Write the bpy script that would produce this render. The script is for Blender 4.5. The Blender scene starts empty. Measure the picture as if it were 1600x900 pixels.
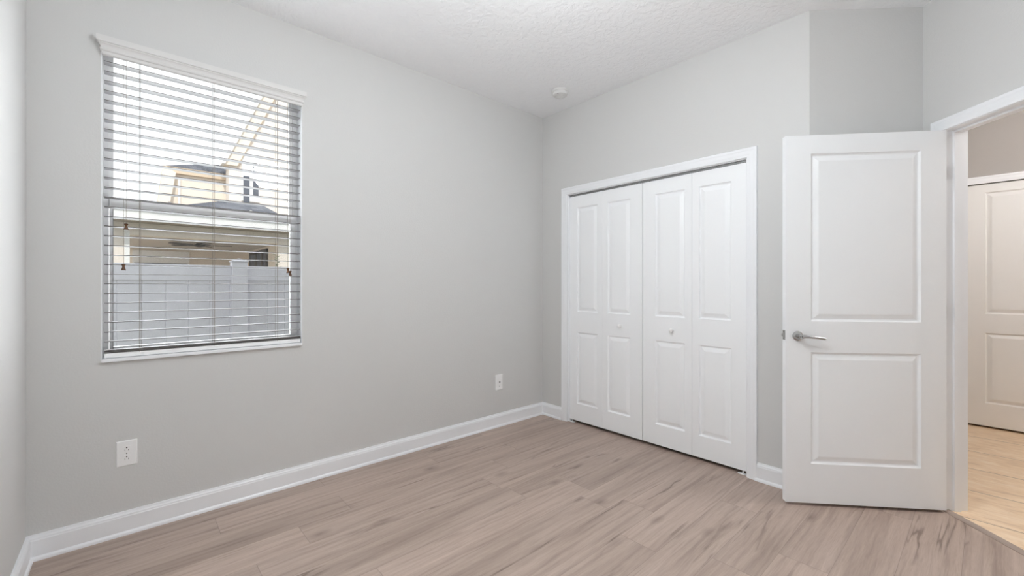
import bpy, bmesh, math, random
from mathutils import Vector, Matrix

random.seed(7)
scene = bpy.context.scene
COL = scene.collection


def srgb(r, g, b):
    f = lambda c: (c / 255) / 12.92 if c / 255 <= .04045 else ((c / 255 + .055) / 1.055) ** 2.4
    return (f(r), f(g), f(b), 1.0)


# ------------------------------------------------------------------ camera, sky, sun, exposure
CAM_X, CAM_Y, CAM_Z = 2.7626, -2.8604, 1.1904
YAW = 2.41013
cd = bpy.data.cameras.new('camera')
cd.sensor_width = 36.0
cd.lens = 667.94 / 1600 * 36
cd.shift_y = -4.27 / 1600
cd.clip_start = .02
cam = bpy.data.objects.new('camera', cd)
cam.location = (CAM_X, CAM_Y, CAM_Z)
cam.rotation_euler = (math.pi / 2, 0, YAW - math.pi / 2)
COL.objects.link(cam)
scene.camera = cam

scene.view_settings.view_transform = 'Standard'
scene.view_settings.look = 'None'
scene.view_settings.gamma = 1.0
scene.view_settings.exposure = 0.94
scene.view_settings.use_curve_mapping = False
scene.cycles.max_bounces = 14
scene.cycles.diffuse_bounces = 9
scene.cycles.transparent_max_bounces = 16
scene.cycles.caustics_reflective = False
scene.cycles.caustics_refractive = False

world = bpy.data.worlds.new('sky')
scene.world = world
world.use_nodes = True
wn = world.node_tree
wn.nodes.clear()
w_out = wn.nodes.new('ShaderNodeOutputWorld')
w_bg = wn.nodes.new('ShaderNodeBackground')
w_bg.inputs['Color'].default_value = (.93, .965, 1.0, 1)
w_bg.inputs['Strength'].default_value = .92
wn.links.new(w_bg.outputs[0], w_out.inputs[0])

sd = bpy.data.lights.new('sun', 'SUN')
sd.energy = 1.3
sd.angle = .02
sd.color = (1.0, .97, .93)
sun = bpy.data.objects.new('sun', sd)
sun.rotation_euler = (0, math.radians(90 - 40), math.radians(-14))
sun.location = (8, -2, 9)
COL.objects.link(sun)

# added area lights boost window daylight: one behind the glass, one inside the blind
for nm, lx, watts in (('window_fill', -.19, 8.8), ('window_fill', .035, 3.8)):
    wl = bpy.data.lights.new(nm, 'AREA')
    wl.shape = 'RECTANGLE'
    wl.size, wl.size_y = 1.40, .82
    wl.energy = watts
    wl.color = (.93, .97, 1.0)
    wlo = bpy.data.objects.new(nm, wl)
    wlo.location = (lx, -2.518, 1.56)
    wlo.rotation_euler = (0, math.radians(-90), 0)
    COL.objects.link(wlo)

ROOM_LAMP = 29.0        # emission of the bedroom ceiling bowl
HALL_LAMP = 46.0         # emission of the hall ceiling bowl

# ------------------------------------------------------------------ node helpers


class NT:
    def __init__(self, name):
        self.m = bpy.data.materials.new(name)
        self.m.use_nodes = True
        self.t = self.m.node_tree
        self.t.nodes.clear()
        self.out = self.t.nodes.new('ShaderNodeOutputMaterial')

    def node(self, typ, **kw):
        n = self.t.nodes.new(typ)
        for k, v in kw.items():
            setattr(n, k, v)
        return n

    def put(self, sock, v):
        if isinstance(v, bpy.types.NodeSocket):
            self.t.links.new(v, sock)
        else:
            sock.default_value = v

    def math(self, op, a, b=None, c=None):
        n = self.node('ShaderNodeMath', operation=op)
        self.put(n.inputs[0], a)
        if b is not None:
            self.put(n.inputs[1], b)
        if c is not None:
            self.put(n.inputs[2], c)
        return n.outputs[0]

    def xyz(self):
        tc = self.node('ShaderNodeTexCoord')
        s = self.node('ShaderNodeSeparateXYZ')
        self.t.links.new(tc.outputs['Object'], s.inputs[0])
        return tc.outputs['Object'], s.outputs[0], s.outputs[1], s.outputs[2]

    def comb(self, x, y, z):
        n = self.node('ShaderNodeCombineXYZ')
        for i, v in enumerate((x, y, z)):
            self.put(n.inputs[i], v)
        return n.outputs[0]

    def noise(self, vec, scale, detail=3, rough=.5, dist=0.0):
        n = self.node('ShaderNodeTexNoise')
        self.put(n.inputs['Vector'], vec)
        n.inputs['Scale'].default_value = scale
        n.inputs['Detail'].default_value = detail
        n.inputs['Roughness'].default_value = rough
        n.inputs['Distortion'].default_value = dist
        return n.outputs['Fac']

    def white(self, vec):
        n = self.node('ShaderNodeTexWhiteNoise', noise_dimensions='3D')
        self.put(n.inputs['Vector'], vec)
        return n.outputs['Value']

    def ramp(self, fac, stops):
        n = self.node('ShaderNodeValToRGB')
        cr = n.color_ramp
        while len(cr.elements) > 1:
            cr.elements.remove(cr.elements[-1])
        for i, (p, c) in enumerate(stops):
            e = cr.elements[0] if i == 0 else cr.elements.new(p)
            e.position = p
            e.color = c if len(c) == 4 else (*c, 1)
        self.put(n.inputs[0], fac)
        return n.outputs[0]

    def mix(self, fac, a, b, blend='MIX'):
        n = self.node('ShaderNodeMix', data_type='RGBA', blend_type=blend)
        self.put(n.inputs[0], fac)
        self.put(n.inputs[6], a)
        self.put(n.inputs[7], b)
        return n.outputs[2]

    def bump(self, h, strength, dist=.01):
        n = self.node('ShaderNodeBump')
        n.inputs['Strength'].default_value = strength
        n.inputs['Distance'].default_value = dist
        self.put(n.inputs['Height'], h)
        return n.outputs[0]

    def bsdf(self, color, rough=.5, metal=0.0, spec=.5, normal=None):
        n = self.node('ShaderNodeBsdfPrincipled')
        self.put(n.inputs['Base Color'], color)
        self.put(n.inputs['Roughness'], rough)
        n.inputs['Metallic'].default_value = metal
        n.inputs['Specular IOR Level'].default_value = spec
        if normal is not None:
            self.put(n.inputs['Normal'], normal)
        self.t.links.new(n.outputs[0], self.out.inputs[0])
        return n


def plain(name, col, rough=.5, metal=0.0, spec=.5, nscale=None, nstr=.1, ndist=.002, vary=0.0):
    n = NT(name)
    c = col
    nrm = None
    if nscale or vary:
        vec, x, y, z = n.xyz()
        if nscale:
            nrm = n.bump(n.noise(vec, nscale, 2), nstr, ndist)
        if vary:
            f = n.noise(vec, 6.0, 3)
            c = n.mix(f, tuple(v * (1 - vary) for v in col[:3]) + (1,), tuple(min(1, v * (1 + vary)) for v in col[:3]) + (1,))
    n.bsdf(c, rough, metal, spec, nrm)
    return n.m


M = {}
M['wall'] = plain('greige_wall_paint', srgb(213, 213, 212), .62, spec=.35, nscale=110, nstr=.28, ndist=.0025)
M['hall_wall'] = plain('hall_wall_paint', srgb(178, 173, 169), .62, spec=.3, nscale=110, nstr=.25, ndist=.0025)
M['trim'] = plain('white_trim_paint', srgb(243, 245, 248), .32, spec=.5, nscale=30, nstr=.03)
M['door'] = plain('white_door_paint', srgb(247, 249, 251), .38, spec=.5, nscale=60, nstr=.03)
M['hall_door'] = plain('white_hall_door_paint', srgb(236, 235, 233), .4, nscale=60, nstr=.03)
M['dark'] = plain('closet_interior_paint', srgb(60, 59, 58), .9)
M['plastic'] = plain('white_plastic', srgb(244, 244, 244), .35, nscale=40, nstr=.01)
M['detector'] = plain('off_white_plastic', srgb(222, 222, 221), .45, nscale=40, nstr=.01)
M['slot'] = plain('dark_slot', srgb(25, 25, 25), .6)
M['grey_plastic'] = plain('grey_plastic', srgb(120, 120, 120), .5)
M['chrome'] = plain('satin_chrome', srgb(190, 190, 190), .16, metal=1.0, nscale=80, nstr=.01)
M['steel'] = plain('hinge_steel', srgb(176, 175, 173), .4, metal=1.0, nscale=80, nstr=.02)
M['track'] = plain('track_metal', srgb(170, 170, 170), .4, metal=.6)
def mat_slat():
    n = NT('white_blind_slat')
    vec, x, y, z = n.xyz()
    p = n.bsdf(srgb(196, 195, 196), .5, normal=n.bump(n.noise(vec, 50, 2), .02, .002))
    t = n.node('ShaderNodeBsdfTranslucent')
    t.inputs[0].default_value = srgb(247, 247, 248)
    m = n.node('ShaderNodeMixShader')
    m.inputs[0].default_value = .05
    n.t.links.new(p.outputs[0], m.inputs[1])
    n.t.links.new(t.outputs[0], m.inputs[2])
    n.t.links.new(m.outputs[0], n.out.inputs[0])
    return n.m


M['slat'] = mat_slat()
M['slat_edge_shade'] = plain('slat_edge_shade', srgb(92, 86, 83), .6)  # against-the-light darkness put into the colour of the pale slat edges
M['valance'] = plain('white_valance', srgb(222, 221, 220), .5, nscale=40, nstr=.02)
M['vinyl_frame'] = plain('white_vinyl_frame', srgb(247, 247, 247), .4, nscale=30, nstr=.01)
M['gasket'] = plain('grey_gasket', srgb(120, 122, 125), .7)
M['cord'] = plain('blind_cord', srgb(150, 142, 134), .8)
M['tassel'] = plain('brown_wood_tassel', srgb(92, 58, 28), .45, nscale=120, nstr=.2, vary=.3)
M['stucco'] = plain('house_stucco', srgb(226, 215, 203), .9, spec=.1, nscale=60, nstr=.3, ndist=.004, vary=.03)
M['stucco_tan'] = plain('tan_stucco', srgb(228, 217, 203), .9, spec=.1, nscale=60, nstr=.3, ndist=.004, vary=.03)
M['stucco_pink'] = plain('pale_stucco', srgb(228, 218, 209), .9, spec=.1, nscale=60, nstr=.3, ndist=.004, vary=.03)
M['house_trim'] = plain('house_white_trim', srgb(230, 229, 228), .6)
M['soffit'] = plain('soffit_tan', srgb(206, 186, 162), .8)
M['soffit_vent'] = plain('soffit_vent', srgb(150, 138, 124), .8)
M['lanai_ceiling'] = plain('lanai_ceiling', srgb(178, 170, 160), .8)
M['shutter'] = plain('grey_shutter', srgb(84, 88, 98), .6)
M['bronze'] = plain('dark_bronze', srgb(60, 56, 52), .5)
M['fan'] = plain('dark_fan_blade', srgb(44, 40, 38), .6)
M['leaf'] = plain('leaf_green', srgb(120, 126, 92), .6, vary=.3)
M['grass'] = plain('lawn_ground', srgb(120, 122, 92), .95, nscale=30, nstr=.5, ndist=.02, vary=.2)
M['exterior'] = plain('exterior_stucco', srgb(214, 206, 194), .9, nscale=60, nstr=.3)
M['shade_roof'] = plain('shade_roof_grey', srgb(110, 106, 104), .9, nscale=30, nstr=.4)
M['reducer'] = plain('reducer_strip', srgb(164, 148, 138), .5, nscale=60, nstr=.05, vary=.08)


def mat_ceiling():
    n = NT('knockdown_ceiling')
    vec, x, y, z = n.xyz()
    a = n.noise(vec, 26, 4, .55, .6)
    b = n.ramp(a, [(.42, (0, 0, 0)), (.56, (1, 1, 1))])
    c = n.noise(vec, 90, 2)
    h = n.math('ADD', b, n.math('MULTIPLY', c, .35))
    n.bsdf(srgb(245, 246, 248), .85, spec=.2, normal=n.bump(h, .45, .004))
    return n.m


M['ceiling'] = mat_ceiling()


def mat_planks():
    n = NT('vinyl_plank_floor')
    vec, x, y, z = n.xyz()
    W, L = .183, 1.22
    rx = n.math('DIVIDE', n.math('SUBTRACT', x, .127), W)
    row = n.math('FLOOR', rx)
    fx = n.math('SUBTRACT', rx, row)
    sh = n.white(n.comb(row, 3.7, 1.0))
    ry = n.math('ADD', n.math('DIVIDE', y, L), n.math('MULTIPLY', sh, 7.0))
    colm = n.math('FLOOR', ry)
    fy = n.math('SUBTRACT', ry, colm)
    r1 = n.white(n.comb(row, colm, 0.0))
    r2 = n.white(n.comb(row, colm, 5.0))
    # plank-local coordinates with a random shift so that the grain never continues over a seam
    ox = n.math('ADD', x, n.math('MULTIPLY', r1, 31.0))
    oy = n.math('ADD', y, n.math('MULTIPLY', r2, 47.0))
    wob = n.noise(n.comb(n.math('MULTIPLY', ox, 6.0), n.math('MULTIPLY', oy, 2.2), r1), 1.0, 2)
    gx = n.math('ADD', ox, n.math('MULTIPLY', wob, .035))
    g1 = n.noise(n.comb(n.math('MULTIPLY', gx, 48.0), n.math('MULTIPLY', oy, 1.7), r2), 1.0, 3, .55, .3)
    g2 = n.noise(n.comb(n.math('MULTIPLY', gx, 240.0), n.math('MULTIPLY', oy, 14.0), r1), 1.0, 3, .65)
    big = n.noise(n.comb(n.math('MULTIPLY', ox, 11.0), n.math('MULTIPLY', oy, .8), r2), 1.0, 2, .5, .4)
    base = n.ramp(g1, [(.25, srgb(160, 141, 130)), (.45, srgb(180, 161, 149)), (.65, srgb(190, 171, 159)), (.85, srgb(200, 182, 171))])
    fine = n.ramp(g2, [(.3, (.86, .85, .84)), (.58, (1.03, 1.03, 1.03))])
    c = n.mix(.7, base, fine, 'MULTIPLY')
    blot = n.ramp(big, [(.28, (.78, .76, .75)), (.44, (.93, .925, .92)), (.58, (1.01, 1.01, 1.01)), (.75, (1.05, 1.05, 1.05))])
    c = n.mix(.8, c, blot, 'MULTIPLY')
    # thin wandering cracks along the grain, only here and there
    k1 = n.noise(n.comb(n.math('MULTIPLY', ox, 14.0), n.math('MULTIPLY', oy, .9), n.math('MULTIPLY', r1, 9.0)), 1.0, 3, .5, .5)
    line = n.ramp(n.math('ABSOLUTE', n.math('SUBTRACT', k1, .5)), [(.0, (1, 1, 1)), (.009, (.8, .8, .8)), (.028, (.16, .16, .16)), (.06, (0, 0, 0))])
    k2 = n.noise(n.comb(n.math('MULTIPLY', ox, 6.0), n.math('MULTIPLY', oy, 1.6), n.math('MULTIPLY', r2, 5.0)), 1.0, 3, .6)
    mask = n.ramp(k2, [(.53, (0, 0, 0)), (.66, (1, 1, 1))])
    c = n.mix(n.math('MULTIPLY', n.math('MULTIPLY', line, mask), .72), c, srgb(98, 80, 70))
    # knots
    vor = n.node('ShaderNodeTexVoronoi')
    n.put(vor.inputs['Vector'], n.comb(n.math('MULTIPLY', gx, 7.5), n.math('MULTIPLY', oy, 3.2), r1))
    vor.inputs['Scale'].default_value = .92
    pick = n.node('ShaderNodeSeparateColor')
    n.put(pick.inputs[0], vor.outputs['Color'])
    kn = n.ramp(vor.outputs['Distance'], [(.03, (1, 1, 1)), (.085, (.55, .55, .55)), (.22, (0, 0, 0))])
    kn = n.math('MULTIPLY', kn, n.math('LESS_THAN', pick.outputs[0], .22))
    c = n.mix(n.math('MULTIPLY', kn, n.math('ADD', n.math('MULTIPLY', g2, .6), .25)), c, srgb(100, 82, 72))
    tone = n.math('ADD', n.math('MULTIPLY', r1, .16), .91)
    c = n.mix(1.0, c, n.comb(tone, tone, tone), 'MULTIPLY')
    # seams
    ex = n.math('MINIMUM', fx, n.math('SUBTRACT', 1.0, fx))
    ey = n.math('MINIMUM', fy, n.math('SUBTRACT', 1.0, fy))
    sx = n.math('LESS_THAN', ex, .0009 / W)
    sy = n.math('LESS_THAN', ey, .0012 / L)
    seam = n.math('MAXIMUM', sx, sy)
    c = n.mix(n.math('MULTIPLY', seam, .38), c, srgb(80, 66, 58))
    h = n.math('SUBTRACT', n.math('MULTIPLY', g2, .4), seam)
    n.bsdf(c, n.math('ADD', n.math('MULTIPLY', g1, .16), .36), spec=.45, normal=n.bump(h, .12, .0015))
    return n.m


M['planks'] = mat_planks()


def mat_tile():
    n = NT('travertine_tile')
    vec, x, y, z = n.xyz()
    P = .4375
    tx = n.math('DIVIDE', n.math('SUBTRACT', x, 2.545), P)
    ty = n.math('DIVIDE', n.math('SUBTRACT', y, .338), P)
    ix, iy = n.math('FLOOR', tx), n.math('FLOOR', ty)
    fx, fy = n.math('SUBTRACT', tx, ix), n.math('SUBTRACT', ty, iy)
    r = n.white(n.comb(ix, iy, 2.0))
    ox = n.math('ADD', x, n.math('MULTIPLY', r, 13.0))
    a = n.noise(n.comb(n.math('MULTIPLY', ox, 5.0), n.math('MULTIPLY', y, 16.0), r), 1.0, 5, .62, .8)
    b = n.noise(n.comb(n.math('MULTIPLY', ox, 16.0), n.math('MULTIPLY', y, 55.0), r), 1.0, 4, .6)
    c = n.ramp(a, [(.25, srgb(208, 178, 147)), (.45, srgb(237, 209, 175)), (.62, srgb(245, 221, 191)), (.8, srgb(250, 234, 212))])
    c = n.mix(.5, c, n.ramp(b, [(.3, (.84, .80, .76)), (.55, (1.02, 1.02, 1.02))]), 'MULTIPLY')
    ex = n.math('MINIMUM', fx, n.math('SUBTRACT', 1.0, fx))
    ey = n.math('MINIMUM', fy, n.math('SUBTRACT', 1.0, fy))
    g = n.math('LESS_THAN', n.math('MINIMUM', ex, ey), .0075)
    c = n.mix(n.math('MULTIPLY', g, .85), c, srgb(120, 98, 80))
    n.bsdf(c, .34, spec=.5, normal=n.bump(n.math('SUBTRACT', n.math('MULTIPLY', b, .3), g), .15, .002))
    return n.m


M['tile'] = mat_tile()


def mat_shingle():
    n = NT('grey_shingle')
    vec, x, y, z = n.xyz()
    row = n.math('FLOOR', n.math('MULTIPLY', z, 16.0))
    cc = n.math('FLOOR', n.math('ADD', n.math('MULTIPLY', y, 5.0), n.math('MULTIPLY', row, .37)))
    r = n.white(n.comb(row, cc, 1.0))
    f = n.noise(vec, 30, 3)
    v = n.math('ADD', n.math('MULTIPLY', r, .6), n.math('MULTIPLY', f, .4))
    c = n.ramp(v, [(.1, srgb(78, 80, 86)), (.5, srgb(98, 100, 107)), (.9, srgb(122, 124, 130))])
    n.bsdf(c, .95, spec=.1, normal=n.bump(v, .3, .01))
    return n.m


M['shingle'] = mat_shingle()


def mat_fence():
    n = NT('white_vinyl_fence')
    vec, x, y, z = n.xyz()
    n.bsdf(n.mix(n.noise(vec, 9, 3), srgb(212, 210, 218), srgb(222, 220, 228)), .5, spec=.3)
    return n.m


M['fence'] = mat_fence()


def mat_glass():
    n = NT('window_glass')
    t = n.node('ShaderNodeBsdfTransparent')
    t.inputs[0].default_value = (.97, .98, .98, 1)
    g = n.node('ShaderNodeBsdfGlossy')
    g.inputs['Roughness'].default_value = .02
    f = n.node('ShaderNodeFresnel')
    f.inputs['IOR'].default_value = 1.45
    s = n.node('ShaderNodeMixShader')
    n.t.links.new(f.outputs[0], s.inputs[0])
    n.t.links.new(t.outputs[0], s.inputs[1])
    n.t.links.new(g.outputs[0], s.inputs[2])
    n.t.links.new(s.outputs[0], n.out.inputs[0])
    return n.m


M['glass'] = mat_glass()


def mat_screen():
    n = NT('insect_screen')
    vec, x, y, z = n.xyz()
    t = n.node('ShaderNodeBsdfTransparent')
    d = n.node('ShaderNodeBsdfDiffuse')
    d.inputs[0].default_value = srgb(120, 120, 122)
    fy = n.math('FRACT', n.math('MULTIPLY', y, 620.0))
    fz = n.math('FRACT', n.math('MULTIPLY', z, 620.0))
    wire = n.math('MAXIMUM', n.math('LESS_THAN', fy, .06), n.math('LESS_THAN', fz, .06))
    s = n.node('ShaderNodeMixShader')
    n.put(s.inputs[0], wire)
    n.t.links.new(t.outputs[0], s.inputs[1])
    n.t.links.new(d.outputs[0], s.inputs[2])
    n.t.links.new(s.outputs[0], n.out.inputs[0])
    return n.m


M['screen'] = mat_screen()


def mat_lamp(name, col, strength):
    n = NT(name)
    e = n.node('ShaderNodeEmission')
    e.inputs[0].default_value = col
    e.inputs[1].default_value = strength
    n.t.links.new(e.outputs[0], n.out.inputs[0])
    return n.m


M['lamp_glass'] = mat_lamp('lit_lamp_glass', (.94, .98, 1.0, 1), ROOM_LAMP)
M['hall_lamp_glass'] = mat_lamp('lit_hall_lamp_glass', (1.0, .98, .96, 1), HALL_LAMP)

# ------------------------------------------------------------------ mesh helpers


class MB:
    """collects shapes, then links them as ONE mesh object"""

    def __init__(self):
        self.v, self.f, self.mi = [], [], []

    def add(self, verts, faces, mi=0):
        o = len(self.v)
        self.v += [tuple(p) for p in verts]
        self.f += [tuple(i + o for i in f) for f in faces]
        self.mi += [mi] * len(faces)
        return self

    def box(self, x0, x1, y0, y1, z0, z1, mis=None):
        vs = [(x, y, z) for x in (x0, x1) for y in (y0, y1) for z in (z0, z1)]
        fs = [(0, 1, 3, 2), (4, 6, 7, 5), (0, 4, 5, 1), (2, 3, 7, 6), (0, 2, 6, 4), (1, 5, 7, 3)]  # -x +x -y +y -z +z
        if mis:
            for i, f in enumerate(fs):
                self.add(vs, [f], mis[i])
        else:
            self.add(vs, fs)
        return self

    def prism(self, poly, z0, z1):
        n = len(poly)
        vs = [(x, y, z0) for x, y in poly] + [(x, y, z1) for x, y in poly]
        fs = [tuple(range(n))[::-1], tuple(range(n, 2 * n))] + [(i, (i + 1) % n, n + (i + 1) % n, n + i) for i in range(n)]
        return self.add(vs, fs)

    def hull(self, a, b):
        """two matching loops of 3d points joined by quads and capped"""
        n = len(a)
        fs = [tuple(range(n))[::-1], tuple(range(n, 2 * n))] + [(i, (i + 1) % n, n + (i + 1) % n, n + i) for i in range(n)]
        return self.add(list(a) + list(b), fs)

    def sweep(self, path, profile, mp, k0=0.0, k1=0.0):
        """profile (offset to the right of the path, height) swept along a 2d path with mitred corners;
        k0,k1: mitre of the two ends (path end moved along by k*offset)"""
        n = len(path)
        rings = []
        P = [Vector(p) for p in path]
        for i in range(n):
            if i == 0:
                d = (P[1] - P[0]).normalized()
                ring = [P[0] + Vector((d.y, -d.x)) * o + d * (k0 * o) for o, h in profile]
            elif i == n - 1:
                d = (P[-1] - P[-2]).normalized()
                ring = [P[-1] + Vector((d.y, -d.x)) * o - d * (k1 * o) for o, h in profile]
            else:
                d0 = (P[i] - P[i - 1]).normalized()
                d1 = (P[i + 1] - P[i]).normalized()
                n0, n1 = Vector((d0.y, -d0.x)), Vector((d1.y, -d1.x))
                m = (n0 + n1) / (1 + n0.dot(n1))
                ring = [P[i] + m * o for o, h in profile]
            rings.append([mp(q.x, q.y, profile[j][1]) for j, q in enumerate(ring)])
        k = len(profile)
        vs = [p for r in rings for p in r]
        fs = []
        for i in range(n - 1):
            for j in range(k):
                fs.append((i * k + j, i * k + (j + 1) % k, (i + 1) * k + (j + 1) % k, (i + 1) * k + j))
        fs.append(tuple(range(k))[::-1])
        fs.append(tuple(range((n - 1) * k, n * k)))
        return self.add(vs, fs)

    def lathe(self, prof, c=(0, 0, 0), axis=(0, 0, 1), n=28):
        a = Vector(axis).normalized()
        u = a.orthogonal().normalized()
        w = a.cross(u)
        c = Vector(c)
        vs, fs = [], []
        for r, h in prof:
            for i in range(n):
                t = 2 * math.pi * i / n
                vs.append(c + a * h + (u * math.cos(t) + w * math.sin(t)) * r)
        for j in range(len(prof) - 1):
            for i in range(n):
                fs.append((j * n + i, j * n + (i + 1) % n, (j + 1) * n + (i + 1) % n, (j + 1) * n + i))
        fs.append(tuple(range(n))[::-1])
        fs.append(tuple(range((len(prof) - 1) * n, len(prof) * n)))
        return self.add(vs, fs)

    def tube(self, pts, rad, n=8):
        P = [Vector(p) for p in pts]
        R = rad if isinstance(rad, (list, tuple)) else [rad] * len(P)
        vs, fs = [], []
        u = None
        for i, p in enumerate(P):
            d = (P[min(i + 1, len(P) - 1)] - P[max(i - 1, 0)]).normalized()
            u = d.orthogonal().normalized() if u is None else (u - d * u.dot(d)).normalized()
            w = d.cross(u)
            for j in range(n):
                t = 2 * math.pi * j / n
                vs.append(p + (u * math.cos(t) + w * math.sin(t)) * R[i])
        for i in range(len(P) - 1):
            for j in range(n):
                fs.append((i * n + j, i * n + (j + 1) % n, (i + 1) * n + (j + 1) % n, (i + 1) * n + j))
        fs.append(tuple(range(n))[::-1])
        fs.append(tuple(range((len(P) - 1) * n, len(P) * n)))
        return self.add(vs, fs)

    def build(self, name, mats, parent=None, local=False, smooth=False, bevel=0.0):
        me = bpy.data.meshes.new(name)
        me.from_pydata(self.v, [], self.f)
        if not isinstance(mats, (list, tuple)):
            mats = [mats]
        for m in mats:
            me.materials.append(M[m] if isinstance(m, str) else m)
        for p, i in zip(me.polygons, self.mi):
            p.material_index = i
        bm = bmesh.new()
        bm.from_mesh(me)
        bmesh.ops.remove_doubles(bm, verts=bm.verts, dist=1e-5)
        bmesh.ops.recalc_face_normals(bm, faces=bm.faces)
        bm.to_mesh(me)
        bm.free()
        if smooth:
            for p in me.polygons:
                p.use_smooth = True
            me.set_sharp_from_angle(angle=math.radians(38))
        o = bpy.data.objects.new(name, me)
        COL.objects.link(o)
        if bevel:
            b = o.modifiers.new('bevel', 'BEVEL')
            b.width = bevel
            b.segments = 2
            b.limit_method = 'ANGLE'
            b.angle_limit = math.radians(50)
        if parent is not None:
            o.parent = parent
            if not local:
                o.matrix_parent_inverse = root_matrix(parent).inverted()
        return o


def root_matrix(o):
    m = Matrix.Translation(o.location) @ o.rotation_euler.to_matrix().to_4x4()
    if o.parent is not None:
        m = root_matrix(o.parent) @ o.matrix_parent_inverse @ m
    return m


def tag(o, label, cat, group=None, kind=None):
    o['label'] = label
    o['category'] = cat
    if group:
        o['group'] = group
    if kind:
        o['kind'] = kind
    return o


def thing(name, label, cat, loc=(0, 0, 0), rz=0.0, group=None, kind=None):
    o = bpy.data.objects.new(name, None)
    o.empty_display_size = .1
    o.location = loc
    o.rotation_euler = (0, 0, rz)
    COL.objects.link(o)
    return tag(o, label, cat, group, kind)


def structure(o, label, cat):
    return tag(o, label, cat, kind='structure')


# ------------------------------------------------------------------ plan of the room
H = 2.74
S2 = math.sqrt(.5)
YN = -3.187                      # inner face of the near wall
EX = 2.089                       # end of the closet wall
DX, DY = 2.520, .431             # corner between the angled wall and the door wall


def dw(s, n):
    """door wall frame: s along the wall towards the camera, n into the hall"""
    return (DX + S2 * s + S2 * n, DY - S2 * s + S2 * n)


OP0, OP1, OPZ = .118, .90, 2.008     # entry opening
SR = 1.25                            # end of the door wall
PR = dw(SR, 0)                       # corner with the side wall
WY0, WY1, WZ0, WZ1 = -2.955, -2.081, .829, 2.347   # window opening
CX0, CX1, CZ = .305, 1.759, 1.978                  # closet opening

# floor and ceiling
b = MB().prism([(-.16, YN - .12), (PR[0] + .12, YN - .12), (PR[0] + .12, PR[1]), dw(SR, .004), dw(0, .004), dw(-.115, .004), dw(-.115, -.5), (2.04, .115), (2.04, .87), (-.16, .87)], -.10, 0.0)
structure(b.build('floor', 'planks'), 'grey brown wood-look plank floor of the empty bedroom', 'floor')
b = MB().prism([dw(-.116, .032), dw(1.4, .032), (4.6, -.75), (4.6, 2.6), (2.40, 2.6), (2.40, .75)], -.10, 0.0)
structure(b.build('floor_hall', 'tile'), 'beige stone tile floor of the hall beyond the open door', 'floor')
b = MB().box(-.16, 4.62, YN - .12, 2.62, H, H + .10)
structure(b.build('ceiling', 'ceiling'), 'white textured bedroom ceiling', 'ceiling')
b = MB().box(-.60, 5.0, YN - .5, 3.0, H + .16, H + .26)  # unseen slab with overhang, added to throw shade on the fence
structure(b.build('roof', 'shade_roof'), 'unseen flat grey roof over the bedroom and hall, added to shade the fence', 'roof')

# walls
b = MB()
T = .16
b.box(-T, 0, YN - .12, WY0, 0, H).box(-T, 0, WY1, .115, 0, H).box(-T, 0, WY0, WY1, 0, WZ0).box(-T, 0, WY0, WY1, WZ1, H)
structure(b.build('wall_left', 'wall'), 'long light grey wall with the window and two wall plates', 'wall')
b = MB()
b.box(0, CX0, 0, .115, 0, H)
b.prism([(CX1, 0), (EX, 0), (EX - .0476, .115), (CX1, .115)], 0, H)
b.box(CX0, CX1, 0, .115, CZ, H)
structure(b.build('wall_back', 'wall'), 'light grey wall holding the white folding closet doors', 'wall')
b = MB().prism([(EX, 0), dw(0, 0), dw(0, .115), dw(-.115, .115), (EX - .0476, .115)], 0, H)
structure(b.build('wall_corner', 'wall'), 'narrow darker grey wall seen above the open door', 'wall')
b = MB()
b.prism([dw(0, 0), dw(OP0, 0), dw(OP0, .115), dw(0, .115)], 0, H)
b.prism([dw(OP1, 0), dw(SR, 0), dw(SR, .115), dw(OP1, .115)], 0, H)
b.prism([dw(OP0, 0), dw(OP1, 0), dw(OP1, .115), dw(OP0, .115)], OPZ, H)
structure(b.build('wall_right', 'wall'), 'light grey angled wall around the open doorway at the right', 'wall')
b = MB().prism([PR, (PR[0], YN), (PR[0] + .12, YN), (PR[0] + .12, PR[1] - .05), dw(SR, .115)], 0, H)
structure(b.build('wall_side', 'wall'), 'plain grey wall beside the camera, out of the frame', 'wall')
b = MB().box(0, PR[0] + .12, YN - .12, YN, 0, H)
structure(b.build('wall_near', 'wall'), 'thin strip of pale wall at the left edge of the photo', 'wall')
b = MB()
b.box(.0, 2.04, .75, .87, 0, H).box(0, .12, .115, .75, 0, H)
b.prism([(1.94, .115), (EX - .0476, .115), (2.04, .75), (1.94, .75)], 0, H)
structure(b.build('wall_closet', 'dark'), 'dark inside walls of the closed closet', 'wall')

# hall walls
HY = 2.45
HD0, HD1, HDZ = 2.612, 3.372, 2.040
b = MB()
b.box(2.40, HD0, HY, HY + .115, 0, H).box(HD1, 4.6, HY, HY + .115, 0, H).box(HD0, HD1, HY, HY + .115, HDZ, H)
b.box(HD0 - .1, HD1 + .1, HY + .115, HY + .17, 0, H)  # unseen backing added to stop sunlight leaking under the hall door
structure(b.build('wall_hall', 'hall_wall'), 'taupe hall wall above and around the closed hall door', 'wall')
p0 = dw(-.115, .1152)
b = MB().prism([(p0[0], p0[1]), (p0[0], HY), (2.40, HY), (2.40, p0[1] - .12), (p0[0] - .11, p0[1] - .11)], 0, H)
structure(b.build('wall_hall_left', 'hall_wall'), 'left side wall of the hall, hidden behind the door jamb', 'wall')
q0 = dw(SR, .1152)
b = MB().box(4.45, 4.6, -.62, HY, 0, H)
b.box(PR[0] + .12, 4.6, -.75, -.60, 0, H)
structure(b.build('wall_hall_right', 'hall_wall'), 'right side wall of the hall, out of the frame', 'wall')

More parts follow.
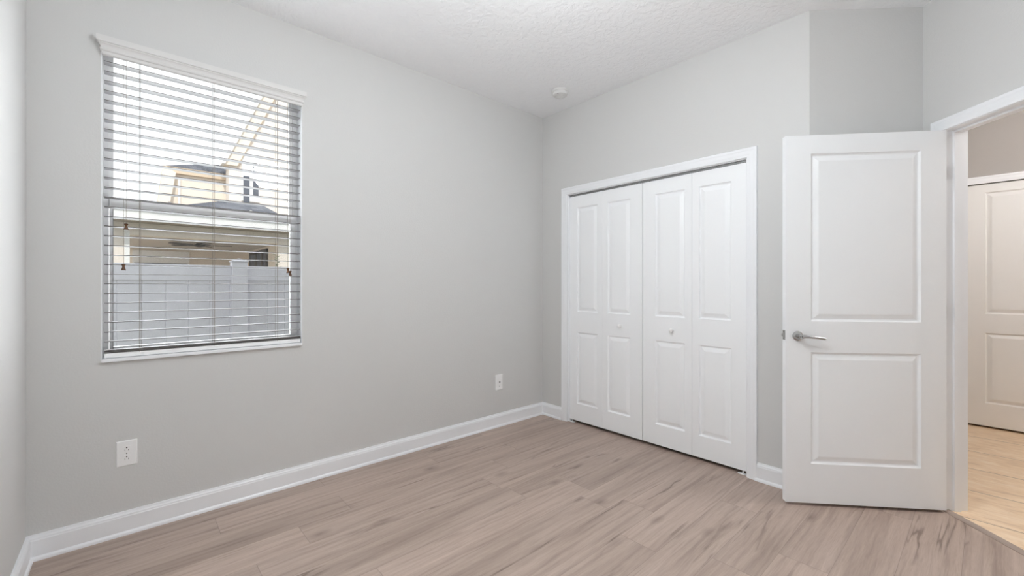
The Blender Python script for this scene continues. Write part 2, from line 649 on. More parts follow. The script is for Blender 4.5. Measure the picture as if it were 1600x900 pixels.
# ------------------------------------------------------------------ baseboards
BASE = [(0, 0), (.022, 0), (.0218, .006), (.020, .012), (.016, .017), (.0142, .019), (.0142, .086), (.0125, .090), (.0118, .096), (.008, .102), (.006, .110), (0, .110)]
flat = lambda x, y, h: (x, y, h)


def baseboard(name, path, k0, k1, label):
    o = MB().sweep(path, BASE, flat, k0, k1).build(name, 'trim')
    return structure(o, label, 'baseboard')


baseboard('baseboard_left', [(0, YN), (0, 0)], 1, 1, 'long white baseboard under the window wall')
baseboard('baseboard_back', [(0, 0), (.243, 0)], 1, 0, 'short white baseboard between the far corner and the closet')
a45 = math.tan(math.radians(22.5))
baseboard('baseboard_corner', [(1.811, 0), (EX, 0), (dw(0, 0)[0], dw(0, 0)[1])], 0, 1, 'short white baseboard between the closet and the open door')
baseboard('baseboard_right', [dw(0, 0), dw(.060, 0)], 1, 0, 'stub of white baseboard behind the open door')
baseboard('baseboard_near', [(PR[0], YN), (0, YN)], 1, 1, 'white baseboard along the wall at the left edge of the photo')
baseboard('baseboard_side', [dw(.962, 0), PR, (PR[0], YN)], 0, 1, 'white baseboard on the wall beside the camera')

# ------------------------------------------------------------------ casings and jambs
CASING = [(0, 0), (0, .008), (.003, .011), (.012, .0115), (.020, .0135), (.040, .0145), (.046, .0165), (.056, .0165), (.059, .014), (.060, 0)]


def casing(name, inner, top, mp, label, k=.06):
    """door casing: up the left side, over the head and down the right side"""
    x0, x1 = inner
    path = [(x1, 0), (x1, top), (x0, top), (x0, 0)]
    bd = MB().sweep(path, CASING, mp)
    return structure(bd.build(name, 'trim'), label, 'door trim')


# the closet: casing in the plane y = 0, jamb boards inside
casing('trim_1', (CX0 - .003, CX1 + .003), CZ + .003, lambda x, z, h: (x, -h, z), 'white casing framing the folding closet doors')
b = MB().box(CX0, CX0 + .002, .0, .113, 0, CZ).box(CX1 - .002, CX1, .0, .113, 0, CZ).box(CX0, CX1, .0, .113, CZ - .002, CZ)
structure(b.build('trim_2', 'trim'), 'white jamb boards lining the closet opening', 'door trim')
# entry door: casing in the door wall plane, jamb and stop
dmap = lambda s, z, h: (*dw(s, -h), z)
casing('trim_3', (OP0 + .001, OP1 - .001), OPZ - .001, dmap, 'white casing around the open doorway at the right edge')
casing('trim_4', (OP0 + .001, OP1 - .001), OPZ - .001, lambda s, z, h: (*dw(s, .115 + h), z), 'white casing on the hall side of the doorway')
b = MB()
jt = .0035
for s0, s1 in ((OP0, OP0 + jt), (OP1 - jt, OP1)):
    b.prism([dw(s0, 0), dw(s1, 0), dw(s1, .115), dw(s0, .115)], 0, OPZ)
b.prism([dw(OP0, 0), dw(OP1, 0), dw(OP1, .115), dw(OP0, .115)], OPZ - jt, OPZ)
for s0, s1 in ((OP0 + jt, OP0 + jt + .010), (OP1 - jt - .010, OP1 - jt)):
    b.prism([dw(s0, .045), dw(s1, .045), dw(s1, .078), dw(s0, .078)], 0, OPZ - jt)
b.prism([dw(OP0, .045), dw(OP1, .045), dw(OP1, .078), dw(OP0, .078)], OPZ - jt - .010, OPZ - jt)
structure(b.build('trim_5', 'trim'), 'white jamb with stop lining the open doorway', 'door trim')
# hall door casing
casing('trim_6', (HD0 - .003, HD1 + .003), HDZ - .002, lambda x, z, h: (x, HY - h, z), 'white casing over the closed hall door')
# floor reducer strip
b = MB().sweep([dw(OP0 + jt, -.008), dw(OP1 - jt, -.008)], [(0, 0), (0, .002), (-.010, .0055), (-.032, .006), (-.040, .004), (-.040, 0)], flat)
structure(b.build('trim_7', 'reducer'), 'thin grey brown strip between the plank floor and hall tile', 'floor strip')
# ------------------------------------------------------------------ panelled doors
PROF = [(0, 0), (.003, .006), (.007, .0105), (.012, .0115), (.036, .002), (.040, .001)]


def panel_slab(mb, w, h, t, panels, x0=0.0, prof=PROF):
    """slab with raised panels on both faces; local x along the width, -y the front, z up; y from 0 to t"""
    xs = sorted({0.0, w, *[p[0] for p in panels], *[p[1] for p in panels]})
    zs = sorted({0.0, h, *[p[2] for p in panels], *[p[3] for p in panels]})
    for side in (0, 1):
        Y = (lambda d: d) if side == 0 else (lambda d: t - d)
        for i in range(len(xs) - 1):
            for j in range(len(zs) - 1):
                a, c, e, g = xs[i], xs[i + 1], zs[j], zs[j + 1]
                if (a, c, e, g) in [tuple(p) for p in panels]:
                    rings = []
                    for o, d in prof:
                        rings.append([(x0 + a + o, Y(d), e + o), (x0 + c - o, Y(d), e + o), (x0 + c - o, Y(d), g - o), (x0 + a + o, Y(d), g - o)])
                    vs = [p for r in rings for p in r]
                    fs = []
                    for k in range(len(rings) - 1):
                        for q in range(4):
                            fs.append((k * 4 + q, k * 4 + (q + 1) % 4, k * 4 + 4 + (q + 1) % 4, k * 4 + 4 + q))
                    fs.append(tuple(range(len(vs) - 4, len(vs))))
                    mb.add(vs, fs)
                else:
                    mb.add([(x0 + a, Y(0), e), (x0 + c, Y(0), e), (x0 + c, Y(0), g), (x0 + a, Y(0), g)], [(0, 1, 2, 3)])
    for i in range(len(xs) - 1):
        for z in (0, h):
            mb.add([(x0 + xs[i], 0, z), (x0 + xs[i + 1], 0, z), (x0 + xs[i + 1], t, z), (x0 + xs[i], t, z)], [(0, 1, 2, 3)])
    for j in range(len(zs) - 1):
        for x in (0, w):
            mb.add([(x0 + x, 0, zs[j]), (x0 + x, 0, zs[j + 1]), (x0 + x, t, zs[j + 1]), (x0 + x, t, zs[j])], [(0, 1, 2, 3)])
    return mb


# entry door, swung open a little past square
th = math.radians(3.5)
dvec = Vector((-S2 * math.cos(th) - S2 * math.sin(th), -S2 * math.cos(th) + S2 * math.sin(th)))     # hinge -> free edge
evec = Vector((-dvec.y, dvec.x))                                                                   # out of the visible face
A = Vector(dw(.150, -.012))
rz = math.atan2(-dvec.y, -dvec.x)
DW_, DZ0, DZ1 = .787, .016, 2.000
# local frame: x = -d, y = -e ; visible face at y = 0, local x from -DW_ to 0
door = thing('door_1', 'open white two-panel bedroom door with a chrome lever', 'door', (A.x, A.y, 0), rz, kind='structure')
mb = MB()
pw = [(DW_ - .659, DW_ - .121, .228, .829), (DW_ - .659, DW_ - .121, .996, 1.899)]
pw = [(a, c, e - DZ0, g - DZ0) for a, c, e, g in pw]
panel_slab(mb, DW_, DZ1 - DZ0, .034, pw, x0=-DW_)
mb.v = [(x, y, z + DZ0) for x, y, z in mb.v]
mb.build('panel', 'door', door, local=True)
# lever handle on the visible face (and its twin behind)
for sgn, y0 in ((-1, 0.0), (1, .034)):
    h = MB().lathe([(.026, 0), (.0265, .003), (.0255, .006), (.020, .0085), (.013, .010)], (-.727, y0, .916), (0, sgn, 0), 36)
    hr = h.build('rose', 'chrome', door, local=True, smooth=True)
    lv = MB().lathe([(.010, .009), (.0095, .018), (.0105, .030), (.0125, .038), (.0125, .046), (.010, .050)], (-.727, y0, .916), (0, sgn, 0), 24)
    yy = y0 + sgn * .043
    lv.tube([(-.727, yy, .917), (-.712, yy + sgn * .002, .9175), (-.690, yy + sgn * .003, .9165), (-.660, yy, .913), (-.630, yy - sgn * .003, .909), (-.610, yy - sgn * .005, .906)],
            [.0108, .0095, .0086, .0080, .0075, .0068], 14)
    lv.build('lever', 'chrome', hr, local=True, smooth=True)
lt = MB().box(-DW_ - .0012, -DW_, .006, .029, .893, .945).build('latch_plate', 'steel', door, local=True)
MB().hull([(-DW_ - .001, .011, .910), (-DW_ - .001, .023, .910), (-DW_ - .001, .023, .928), (-DW_ - .001, .011, .928)],
          [(-DW_ - .011, .020, .911), (-DW_ - .011, .023, .911), (-DW_ - .011, .023, .927), (-DW_ - .011, .020, .927)]).build('latch_bolt', 'steel', lt, local=True)
MB().lathe([(.0025, 0), (.002, .0008)], (-DW_ - .0012, .0175, .938), (-1, 0, 0), 8).lathe([(.0025, 0), (.002, .0008)], (-DW_ - .0012, .0175, .900), (-1, 0, 0), 8).build('screw', 'slot', lt, local=True)
for zc in (.24, 1.045, 1.779):
    hg = MB()
    hg.lathe([(.0052, -.036), (.0052, .036)], (.012, .036, zc), (0, 0, 1), 12)
    hg.box(.0, .0015, .002, .034, zc - .036, zc + .036)
    hg.build('hinge', 'steel', door, local=True, smooth=True)
    MB().prism([dw(OP0 + jt, .001), dw(OP0 + jt + .0015, .001), dw(OP0 + jt + .0015, .013), dw(OP0 + jt, .013)], zc - .036, zc + .036).build('hinge_plate', 'steel', door)

# bifold closet doors: two pairs of two leaves
LZ0, LZ1 = .024, 1.960


def bifold(name, edges, knob_x, label, pan, fold):
    r = thing(name, label, 'closet door', ((edges[0] + edges[2]) / 2, .035, 0), 0, kind='structure')
    for i in (0, 1):
        x0, x1 = edges[i] + .0008, edges[i + 1] - .0008
        mb = MB()
        a, c, zz = pan[i]
        ps = [(a - x0, c - x0, .172 - LZ0, .786 - LZ0), (a - x0, c - x0, .963 - LZ0, 1.859 - LZ0)]
        panel_slab(mb, x1 - x0, LZ1 - LZ0, .028, ps)
        mb.v = [(x + x0, y + .020, z + LZ0) for x, y, z in mb.v]
        lf = mb.build('leaf', 'door', r)
        if x0 < knob_x < x1:
            MB().lathe([(.0075, 0), (.0075, .004), (.0065, .010), (.008, .014), (.0125, .018), (.0145, .024), (.013, .030), (.008, .0335), (.002, .0345)], (knob_x, .020, .872), (0, -1, 0), 28).build('knob', 'plastic', lf, smooth=True)
    for hz in (.25, 1.0, 1.72):
        MB().box(edges[1] - .006, edges[1] + .006, .0482, .0495, hz - .03, hz + .03).build('fold_hinge', 'steel', r)
    return r


L1 = bifold('door_2', (.309, .657, 1.0225), .833, 'left pair of white folding closet doors, nearer the window wall', [(.395, .609, 0), (.709, .918, 0)], .657)
L2 = bifold('door_3', (1.0265, 1.403, 1.7535), 1.263, 'right pair of white folding closet doors, nearer the open door', [(1.127, 1.353, 0), (1.451, 1.660, 0)], 1.403)
# head track and pivots
tr = thing('closet_track', 'grey metal track above the closet doors, showing in the dark gap', 'door track', (1.03, .035, 1.965), 0)
b = MB()
b.box(.309, 1.755, .0235, .0255, 1.9655, 1.976).box(.309, 1.755, .0445, .0465, 1.9655, 1.976).box(.309, 1.755, .0235, .0465, 1.9735, 1.976)
b.build('rail', 'track', tr)
for px in (.334, .985, 1.062, 1.735):
    MB().lathe([(.0035, 1.955), (.0035, 1.966), (.0055, 1.967), (.0055, 1.9735)], (px, .034, 0), (0, 0, 1), 12).build('pivot_pin', 'plastic', tr, smooth=True)
for px, sx, lab, nm in ((.308, 1, 'small white floor bracket under the left closet doors', 0), (1.756, -1, 'small white floor bracket under the right closet doors', 1)):
    bb = MB().box(min(px, px + sx * .055), max(px, px + sx * .055), .012, .036, 0, .003).box(min(px, px + sx * .003), max(px, px + sx * .003), .012, .036, 0, .03)
    bb.lathe([(.004, 0), (.004, .016)], (px + sx * .028, .030, .003), n=10)
    o = bb.build('pivot_bracket', 'plastic')
    tag(o, lab, 'bracket', 'closet door floor brackets')

# hall door
hd = thing('door_4', 'closed white two-panel door across the hall', 'door', (HD0, HY, 0), 0, kind='structure')
mb = MB()
w, hh = HD1 - HD0 - .006, HDZ - .004 - .022
panel_slab(mb, w, hh, .034, [(.130, w - .130, .190, .775), (.130, w - .130, .935, hh - .068)])
mb.v = [(x + HD0 + .003, y + HY + .012, z + .018) for x, y, z in mb.v]
mb.build('panel', 'hall_door', hd)
MB().lathe([(.026, 0), (.0255, .006), (.013, .010), (.010, .04), (.022, .05), (.024, .06), (.012, .066)], (HD1 - .065, HY + .012, .916), (0, -1, 0), 24).build('knob', 'chrome', hd, smooth=True)

# ------------------------------------------------------------------ the window
win = thing('window_1', 'single-hung white window behind the blind in the long wall', 'window', (-.10, (WY0 + WY1) / 2, WZ0), 0, kind='structure')
b = MB()
jt2 = .003
b.box(-.10, .0005, WY0, WY0 + jt2, WZ0, WZ1).box(-.10, .0005, WY1 - jt2, WY1, WZ0, WZ1).box(-.10, .0005, WY0, WY1, WZ1 - jt2, WZ1)
b.build('window_return', 'trim', win)
MB().box(-.100, .020, WY0 + .001, WY1 - .004, WZ0 + .0015, WZ0 + .0165).build('window_sill', 'trim', win, bevel=.002)


def rect_frame(mb, x0, x1, y0, y1, z0, z1, l, r, bt, tp):
    mb.box(x0, x1, y0, y0 + l, z0, z1).box(x0, x1, y1 - r, y1, z0, z1).box(x0, x1, y0 + l, y1 - r, z0, z0 + bt).box(x0, x1, y0 + l, y1 - r, z1 - tp, z1)
    return mb


f = rect_frame(MB(), -.160, -.100, WY0, WY1, WZ0, WZ1, .024, .024, .030, .014)
f.build('window_frame', 'vinyl_frame', win)
us = rect_frame(MB(), -.148, -.122, WY0 + .024, WY1 - .024, 1.575, WZ1 - .014, .016, .016, .030, .010).build('upper_sash', 'vinyl_frame', win)
MB().box(-.137, -.133, WY0 + .036, WY1 - .036, 1.60, WZ1 - .022).build('glass', 'glass', us)
ls = rect_frame(MB(), -.121, -.092, WY0 + .026, WY1 - .026, WZ0 + .030, 1.616, .0135, .0135, .030, .046).build('lower_sash', 'vinyl_frame', win)
MB().box(-.108, -.104, WY0 + .036, WY1 - .036, WZ0 + .055, 1.575).build('glass', 'glass', ls)
b = MB()
b.box(-.0925, -.0912, WY0 + .0385, WY0 + .0405, .875, 1.569).box(-.0925, -.0912, WY1 - .0405, WY1 - .0385, .875, 1.569).box(-.0925, -.0912, WY0 + .0385, WY1 - .0385, 1.5675, 1.5705)
b.build('gasket', 'gasket', ls)
for yy in (-2.70, -2.33):
    lk = MB().box(-.112, -.094, yy - .022, yy + .022, 1.6162, 1.621)
    lk.lathe([(.008, 0), (.007, .006)], (-.103, yy, 1.621), n=14)
    lk.build('sash_lock', 'vinyl_frame', ls)
MB().add([(-.150, WY0 + .024, WZ0 + .03), (-.150, WY1 - .024, WZ0 + .03), (-.150, WY1 - .024, 1.59), (-.150, WY0 + .024, 1.59)], [(0, 1, 2, 3)]).build('insect_screen', 'screen', win)

# ------------------------------------------------------------------ the blind
bl = thing('window_blind', 'open white horizontal slat blind hanging in the window', 'window blind', (-.03, (WY0 + WY1) / 2, .85))
BY0, BY1 = -2.945, -2.089
b = MB().sweep([(.001, WY0 + .004), (.020, WY0 + .004), (.020, WY1 - .004), (.001, WY1 - .004)],
               [(-.010, 2.262), (-.002, 2.262), (.0015, 2.266), (.0015, 2.279), (.006, 2.281), (.008, 2.285), (.0075, 2.290), (.0045, 2.293), (.0055, 2.299), (.0085, 2.306), (.0135, 2.312), (.0135, 2.316), (.0185, 2.318), (.0195, 2.324), (.0195, 2.345), (-.010, 2.345)], flat)
b.build('valance', 'valance', bl)
MB().box(-.056, -.006, BY0, BY1, 2.294, 2.340).build('headrail', 'vinyl_frame', bl)
Z0, PITCH, NS = .9240, .0455, 30
slat = None
for k in range(NS):
    z = Z0 + PITCH * k
    if slat is None:
        mb = MB()
        # shallow arched slat, 48 mm deep and 3 mm thick; backlit darkness is painted on its front edge
        n = 6
        up, lo = [], []
        for i in range(n + 1):
            x = -.055 + .048 * i / n
            a = .0012 * (1 - (2 * i / n - 1) ** 2)
            up.append((x, a + .0015))
            lo.append((x, a - .0013))
        ring = up + lo[::-1]
        m = len(ring)
        vs = [(x, BY0, zz) for x, zz in ring] + [(x, BY1, zz) for x, zz in ring]
        for i in range(m):
            j = (i + 1) % m
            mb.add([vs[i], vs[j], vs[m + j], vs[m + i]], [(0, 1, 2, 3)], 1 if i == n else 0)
        mb.add(vs, [tuple(range(m))[::-1], tuple(range(m, 2 * m))], 0)
        slat = mb.build('slat', ['slat', 'slat_edge_shade'], bl)
        slat.location.z = z
    else:
        c = slat.copy()
        COL.objects.link(c)
        c.location.z = z
for i, zz in enumerate((.8715, .8765, .8815)):
    c = slat.copy()
    COL.objects.link(c)
    c.location.z = zz + .001
br = MB().box(-.056, -.005, BY0, BY1, .8475, .8685).build('bottom_rail', 'vinyl_frame', bl, bevel=.002)
for yy in (-2.819, -2.518, -2.2125):
    MB().lathe([(.006, 0), (.0055, .003)], (-.0045, yy + .012, .857), (1, 0, 0), 14).build('rail_plug', 'plastic', br)
    lc = MB()
    for xx in (-.0045, -.0575):
        lc.tube([(xx, yy, 2.285), (xx, yy, 1.5), (xx, yy, .866)], .0010, 6)
    lc.tube([(-.03, yy + .004, 2.285), (-.03, yy + .004, 1.5), (-.03, yy + .006, .869)], .0008, 6)
    lc.build('ladder_cord', 'cord', bl)


def cord(y, zt, lbl, lean=0.0):
    x = -.0005
    c = MB().tube([(x, y + lean, 2.284), (x, y + lean * .5, 1.9), (x, y, zt + .026)], .0009, 6).build(lbl, 'cord', bl)
    MB().lathe([(.0052, .030), (.0078, .0285), (.0080, .026), (.0052, .021), (.0048, .017), (.0062, .010), (.0090, .003), (.0092, .001), (.0080, 0)], (x + .006, y, zt), (0, 0, 1), 18).build('tassel', 'tassel', c, smooth=True)


cord(-2.868, 1.456, 'tilt_cord')
cord(-2.8775, 1.262, 'tilt_cord')
cord(-2.1600, 1.262, 'lift_cord')
cord(-2.1480, 1.246, 'lift_cord')

# ------------------------------------------------------------------ wall plates
o1 = thing('wall_outlet', 'white duplex outlet on an oversize plate, below the window', 'outlet', (0, -2.866, .385))
b = MB().hull([(.0, -2.904, .3255), (.0, -2.828, .3255), (.0, -2.828, .446), (.0, -2.904, .446)],
              [(.005, -2.901, .3285), (.005, -2.831, .3285), (.005, -2.831, .443), (.005, -2.901, .443)])
b.build('cover_plate', 'plastic', o1)
for zc in (.4065, .3635):
    oc = MB()
    pts = []
    for i in range(28):
        t = 2 * math.pi * i / 28
        pts.append((-2.866 + .0165 * math.cos(t), zc + max(-.0135, min(.0135, .0172 * math.sin(t)))))
    oc.hull([(.0045, y, z) for y, z in pts], [(.0068, y, z) for y, z in pts])
    so = oc.build('socket', 'plastic', o1)
    s_ = MB()
    s_.box(.0062, .0070, -2.8732, -2.8714, zc - .0075, zc - .0005)
    s_.box(.0062, .0070, -2.8606, -2.8588, zc - .0070, zc - .0010)
    s_.lathe([(.0028, 0), (.0028, .001)], (.0061, -2.866, zc + .0065), (1, 0, 0), 12)
    s_.build('slot', 'slot', so)
MB().lathe([(.0028, 0), (.0022, .0012)], (.005, -2.866, .385), (1, 0, 0), 12).build('screw', 'grey_plastic', o1)

o2 = thing('wall_jack', 'small white wall plate with a round jack, near the far corner', 'wall plate', (0, -.529, .371))
b = MB().hull([(.0, -.568, .307), (.0, -.490, .307), (.0, -.490, .436), (.0, -.568, .436)],
              [(.005, -.565, .310), (.005, -.493, .310), (.005, -.493, .433), (.005, -.565, .433)])
b.build('cover_plate', 'plastic', o2)
MB().lathe([(.021, 0), (.020, .002), (.012, .0025)], (.0048, -.529, .374), (1, 0, 0), 24).build('jack', 'plastic', o2, smooth=True)
MB().lathe([(.0055, 0), (.0055, .006), (.0035, .0065)], (.0070, -.529, .374), (1, 0, 0), 14).build('connector', 'grey_plastic', o2, smooth=True)
MB().lathe([(.003, 0), (.0022, .0012)], (.005, -.529, .339), (1, 0, 0), 10).build('screw', 'grey_plastic', o2)

# ------------------------------------------------------------------ smoke detector
sm = thing('smoke_detector', 'round white smoke detector on the ceiling above the far corner', 'smoke detector', (.482, -.299, H))
MB().lathe([(.066, 0), (.066, .010), (.063, .014)], (.482, -.299, H), (0, 0, -1), 40).build('base_ring', 'detector', sm, smooth=True)
MB().lathe([(.058, .013), (.0605, .017), (.0605, .030), (.056, .038), (.040, .042), (.038, .0405), (.024, .0405), (.022, .043), (.004, .044)], (.482, -.299, H), (0, 0, -1), 40).build('cover', 'detector', sm, smooth=True)
MB().lathe([(.005, .036), (.0045, .0415)], (.482 + .018, -.299 - .046, H), (0, 0, -1), 12).build('test_light', 'grey_plastic', sm)

# ------------------------------------------------------------------ ceiling lamps


def globe_lamp(name, label, x, y, zc, r, mat):
    """short rod from a ceiling canopy carrying a round opal globe"""
    t = thing(name, label, 'ceiling light', (x, y, H))
    d = H - zc
    MB().lathe([(.065, 0), (.065, .012), (.03, .022), (.011, .026), (.011, d - r * .93)], (x, y, H), (0, 0, -1), 32).build('canopy', 'chrome', t, smooth=True)
    MB().lathe([(.040, d - r * 1.03), (.045, d - r * .98), (.045, d - r * .90)], (x, y, H), (0, 0, -1), 32).build('globe_cap', 'chrome', t, smooth=True)
    prof = [(r * math.sin(math.pi * i / 20), d - r * math.cos(math.pi * i / 20)) for i in range(1, 20)]
    MB().lathe([(.004, d - r * .998)] + prof + [(.004, d + r * .998)], (x, y, H), (0, 0, -1), 40).build('glass_globe', mat, t, smooth=True)
    return t


globe_lamp('ceiling_light', 'lit white globe light hanging from the bedroom ceiling, above the frame', 1.86, -1.80, 2.31, .14, 'lamp_glass')
globe_lamp('ceiling_light', 'lit warm globe light hanging in the hall, out of the frame', 3.45, .95, 2.42, .11, 'hall_lamp_glass')

# ------------------------------------------------------------------ outside: ground, fence, neighbouring house
GZ = -.35
structure(MB().box(-30, 9, -22, 22, GZ - .2, GZ).build('ground', 'grass'), 'ground outside the house', 'ground')
structure(MB().box(-.16, 4.6, YN - .12, 2.6, GZ, -.102).build('foundation', 'exterior'), 'foundation slab of the house, outside and below', 'foundation')

FX = -2.30
fn = thing('fence', 'white vinyl privacy fence outside the window', 'fence', (FX, -2.03, GZ))
posts = (-4.36, -2.0285, .306, 2.64)
for py in posts:
    po = MB().box(FX - .066, FX + .066, py - .066, py + .066, GZ, 1.425).build('post', 'fence', fn, bevel=.004)
    cp = MB().box(FX - .073, FX + .073, py - .073, py + .073, 1.425, 1.437)
    cp.hull([(FX - .068, py - .068, 1.437), (FX + .068, py - .068, 1.437), (FX + .068, py + .068, 1.437), (FX - .068, py + .068, 1.437)],
            [(FX - .006, py - .006, 1.462), (FX + .006, py - .006, 1.462), (FX + .006, py + .006, 1.462), (FX - .006, py + .006, 1.462)])
    cp.build('post_cap', 'fence', po)
for a, c in zip(posts[:-1], posts[1:]):
    y0, y1 = a + .066, c - .066
    MB().box(FX - .022, FX + .022, y0, y1, 1.237, 1.385).build('top_rail', 'fence', fn, bevel=.003)
    MB().box(FX - .022, FX + .022, y0, y1, GZ + .05, GZ + .19).build('bottom_rail', 'fence', fn, bevel=.003)
    pn = MB()
    off = (-2.274 - y0) % .1655
    ys = [y0] + [y0 + off + i * .1655 for i in range(20) if y0 + .01 < y0 + off + i * .1655 < y1 - .01] + [y1]
    # tongue-and-groove boards with a v-groove at each joint, one continuous panel
    prof = []
    for i, yy in enumerate(ys):
        if 0 < i < len(ys) - 1:
            prof += [(FX + .011, yy - .005), (FX + .006, yy - .001), (FX + .006, yy + .001), (FX + .011, yy + .005)]
        else:
            prof.append((FX + .011, yy))
    for (xa, ya), (xb, yb) in zip(prof[:-1], prof[1:]):
        pn.add([(xa, ya, GZ + .19), (xb, yb, GZ + .19), (xb, yb, 1.237), (xa, ya, 1.237)], [(0, 1, 2, 3)])
    pn.box(FX - .011, FX + .004, y0, y1, GZ + .19, 1.237)
    pn.build('panel', 'fence', fn)

hs = thing('house', 'beige neighbouring house with grey shingle roofs beyond the fence', 'house', (-7.5, -1.5, GZ))
# ground floor: wall left of the porch, column, beam, wall right of the porch
MB().box(-6.16, -6.0, -4.0, -2.90, GZ, 2.15).build('wall', 'stucco_pink', hs)
MB().box(-6.17, -5.97, -2.905, -2.845, GZ, 2.028).build('column', 'house_trim', hs)
MB().box(-6.20, -6.0, -2.90, -.80, 2.026, 2.15).build('beam', 'stucco', hs)
MB().box(-6.21, -5.985, -2.845, -.80, 1.962, 2.026).build('beam_trim', 'stucco_pink', hs)
MB().box(-6.20, -6.0, -.80, 3.2, GZ, 2.15).build('wall', 'stucco_pink', hs)
MB().box(-9.0, -6.21, -3.0, -.70, 1.985, 2.02).build('porch_ceiling', 'lanai_ceiling', hs)
MB().box(-9.14, -9.0, -6.5, 3.2, GZ, 2.7).build('wall', 'stucco_tan', hs)
MB().box(-9.0, -6.2, -.76, -.62, GZ, 1.985).build('wall', 'stucco', hs)
MB().box(-9.0, -5.9, -6.5, -.70, GZ, GZ + .08).build('porch_slab', 'stucco_pink', hs)  # unseen pale slab added to bounce light into the porch
w1 = MB().box(-9.0, -8.97, -2.80, -1.86, 1.10, 1.92).build('window', 'house_trim', hs)
MB().box(-8.975, -8.965, -2.77, -1.89, 1.13, 1.66).build('pane', 'bronze', w1)
# sliding glass door on the porch side wall
sg = MB()
for x0, x1 in ((-8.63, -8.53), (-8.02, -7.86), (-7.42, -7.30), (-7.05, -6.95)):
    sg.box(x0, x1, -.79, -.76, GZ + .1, 1.93)
sg.box(-8.63, -6.95, -.79, -.76, 1.86, 1.93)
sd_ = sg.build('sliding_door', 'bronze', hs)
MB().box(-8.6, -6.98, -.775, -.765, GZ + .1, 1.88).build('pane', 'shutter', sd_)
# porch soffit, fascia and hipped roof
MB().box(-6.0, -5.6, -3.3, 3.2, 2.150, 2.162).box(-6.0, -5.6, -6.5, -3.3, 2.150, 2.162).build('soffit', 'soffit_vent', hs)
MB().box(-5.64, -5.58, -6.5, -.70, 2.145, 2.315).build('fascia', 'house_trim', hs)
MB().box(-5.64, -5.58, -.70, 3.2, 2.145, 2.315).build('fascia', 'house_trim', hs)
ex0, ex1, ez = -5.50, -8.6, 2.325
y0, y1 = -2.62, -.68
b = MB()
top = [(-7.5, -1.374, 2.905), (-7.5, -.807, 2.913)]
low = [(ex0, y0, ez), (ex0, y1, ez), (-8.45, y1, ez), (-8.45, y0, ez)]
b.add(low + top, [(0, 1, 5, 4), (1, 2, 5), (2, 3, 4, 5), (3, 0, 4), (3, 2, 1, 0)])
b.build('porch_roof', 'shingle', hs)
MB().box(-6.2, ex0 - .02, -6.5, y0, 2.315, 2.33).build('eave_cap', 'house_trim', hs)
# upper storey: tan section with its own hip roof
MB().box(-9.6, -9.0, -2.21, -1.12, 2.70, 3.62).build('upper_wall', 'stucco_tan', hs)
MB().box(-9.0, -8.90, -2.30, -1.12, 3.60, 3.73).build('upper_fascia', 'soffit', hs)
MB().hull([(-8.85, -2.42, 2.75), (-8.85, -2.23, 2.75), (-8.85, -2.10, 3.60), (-8.85, -2.31, 3.74)],
          [(-9.6, -2.42, 2.75), (-9.6, -2.23, 2.75), (-9.6, -2.10, 3.60), (-9.6, -2.31, 3.74)]).build('rake_board', 'stucco_tan', hs)
MB().box(-8.98, -8.95, -2.06, -2.02, 2.75, 3.50).build('downspout', 'house_trim', hs)
b = MB()
b.add([(-8.90, -2.27, 3.735), (-8.90, -1.0, 3.735), (-10.4, -1.0, 3.735), (-10.4, -2.27, 3.735), (-9.6, -1.62, 4.03), (-9.6, -1.0, 4.12)],
      [(0, 1, 5, 4), (1, 2, 5), (2, 3, 4, 5), (3, 0, 4), (3, 2, 1, 0)])
b.build('upper_roof', 'shingle', hs)
# tall gable wall with a steep overhanging rake
b = MB()
b.hull([(-8.5, -1.20, 2.3), (-8.5, 3.2, 2.3), (-8.5, 3.2, 7.6), (-8.5, .58, 7.6), (-8.5, -1.20, 3.86)],
       [(-8.9, -1.20, 2.3), (-8.9, 3.2, 2.3), (-8.9, 3.2, 7.6), (-8.9, .58, 7.6), (-8.9, -1.20, 3.86)])
b.build('gable_wall', 'stucco_pink', hs)


def slant(x0, x1, ya, za, yb, zb, w):
    """sloping board in the gable plane, w wide horizontally"""
    return MB().hull([(x0, ya, za), (x0, ya + w, za), (x0, yb + w, zb), (x0, yb, zb)], [(x1, ya, za), (x1, ya + w, za), (x1, yb + w, zb), (x1, yb, zb)])


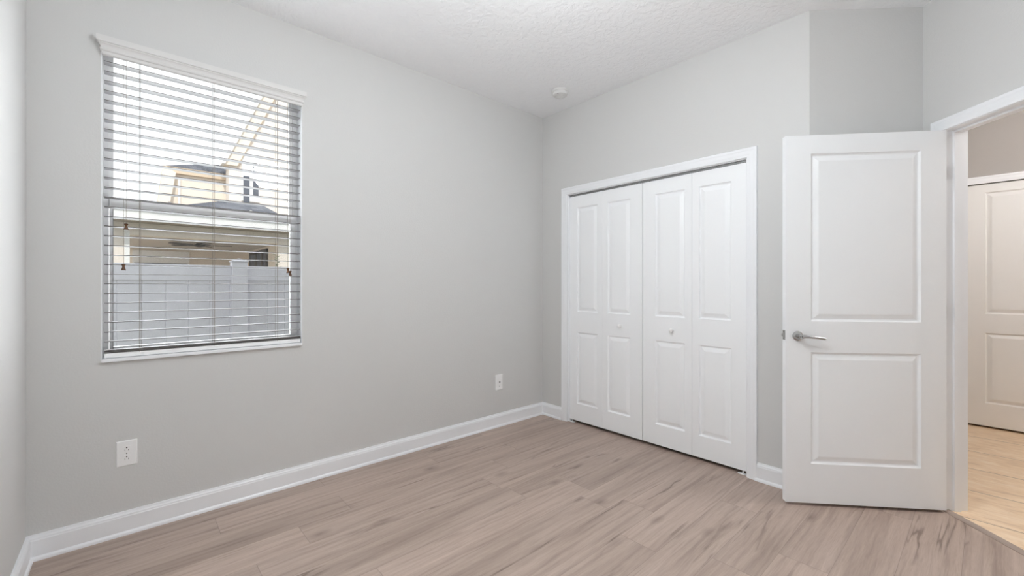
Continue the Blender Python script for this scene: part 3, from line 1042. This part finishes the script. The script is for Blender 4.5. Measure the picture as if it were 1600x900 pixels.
slant(-8.36, -8.9, -1.345, 3.85, .33, 7.7, .055).build('rake_trim', 'house_trim', hs)
slant(-8.42, -8.9, -1.29, 3.85, .385, 7.7, .24).build('rake_soffit', 'stucco_tan', hs)
slant(-8.44, -8.88, -1.05, 3.85, .625, 7.7, .02).build('rake_moulding', 'soffit', hs)
uw = MB().box(-8.5, -8.47, -.96, -.60, 3.10, 4.25).build('upper_window', 'house_trim', hs)
MB().box(-8.47, -8.44, -.925, -.812, 2.90, 3.66).build('shutter', 'shutter', uw)
MB().box(-8.47, -8.44, -.735, -.633, 3.24, 3.90).build('shutter', 'shutter', uw)

fan = thing('ceiling_fan', 'dark ceiling fan under the porch roof of the house beyond the fence', 'ceiling fan', (-7.2, -1.86, 1.985))
MB().lathe([(.05, 0), (.05, .02), (.015, .03), (.015, .025), (.09, .028), (.09, .06), (.03, .075)], (-7.2, -1.86, 1.985), (0, 0, -1), 16).build('motor', 'fan', fan)
for k in range(5):
    a = 2 * math.pi * (k + .13) / 5
    ca, sa = math.cos(a), math.sin(a)
    P = lambda u, v, z: (-7.2 + ca * u - sa * v, -1.86 + sa * u + ca * v, z)
    pts = [P(.08, -.03, 1.935), P(.45, -.07, 1.94), P(.52, -.03, 1.94), P(.52, .04, 1.95), P(.45, .07, 1.955), P(.08, .03, 1.945)]
    MB().hull(pts, [(x, y, z + .006) for x, y, z in pts]).build('blade', 'fan', fan)

sp = thing('shrub', 'thin leafy sprig showing just above the fence', 'plant', (-2.85, -1.545, GZ))
MB().tube([(-2.85, -1.545, GZ), (-2.85, -1.55, .6), (-2.85, -1.54, 1.2), (-2.86, -1.55, 1.53)], [.012, .009, .006, .003], 8).build('stem', 'leaf', sp)
lf = MB()
for i in range(16):
    z = 1.36 + .012 * i
    a = i * 2.4
    d = Vector((math.cos(a), math.sin(a), .35)).normalized()
    s = Vector((-math.sin(a), math.cos(a), 0))
    c = Vector((-2.855, -1.547, z))
    L_ = .05
    up = Vector((0, 0, .002))
    ring = [c, c + d * L_ * .5 + s * .012, c + d * L_, c + d * L_ * .5 - s * .012]
    lf.hull(ring, [p + up for p in ring])
lf.build('leaves', 'leaf', sp)
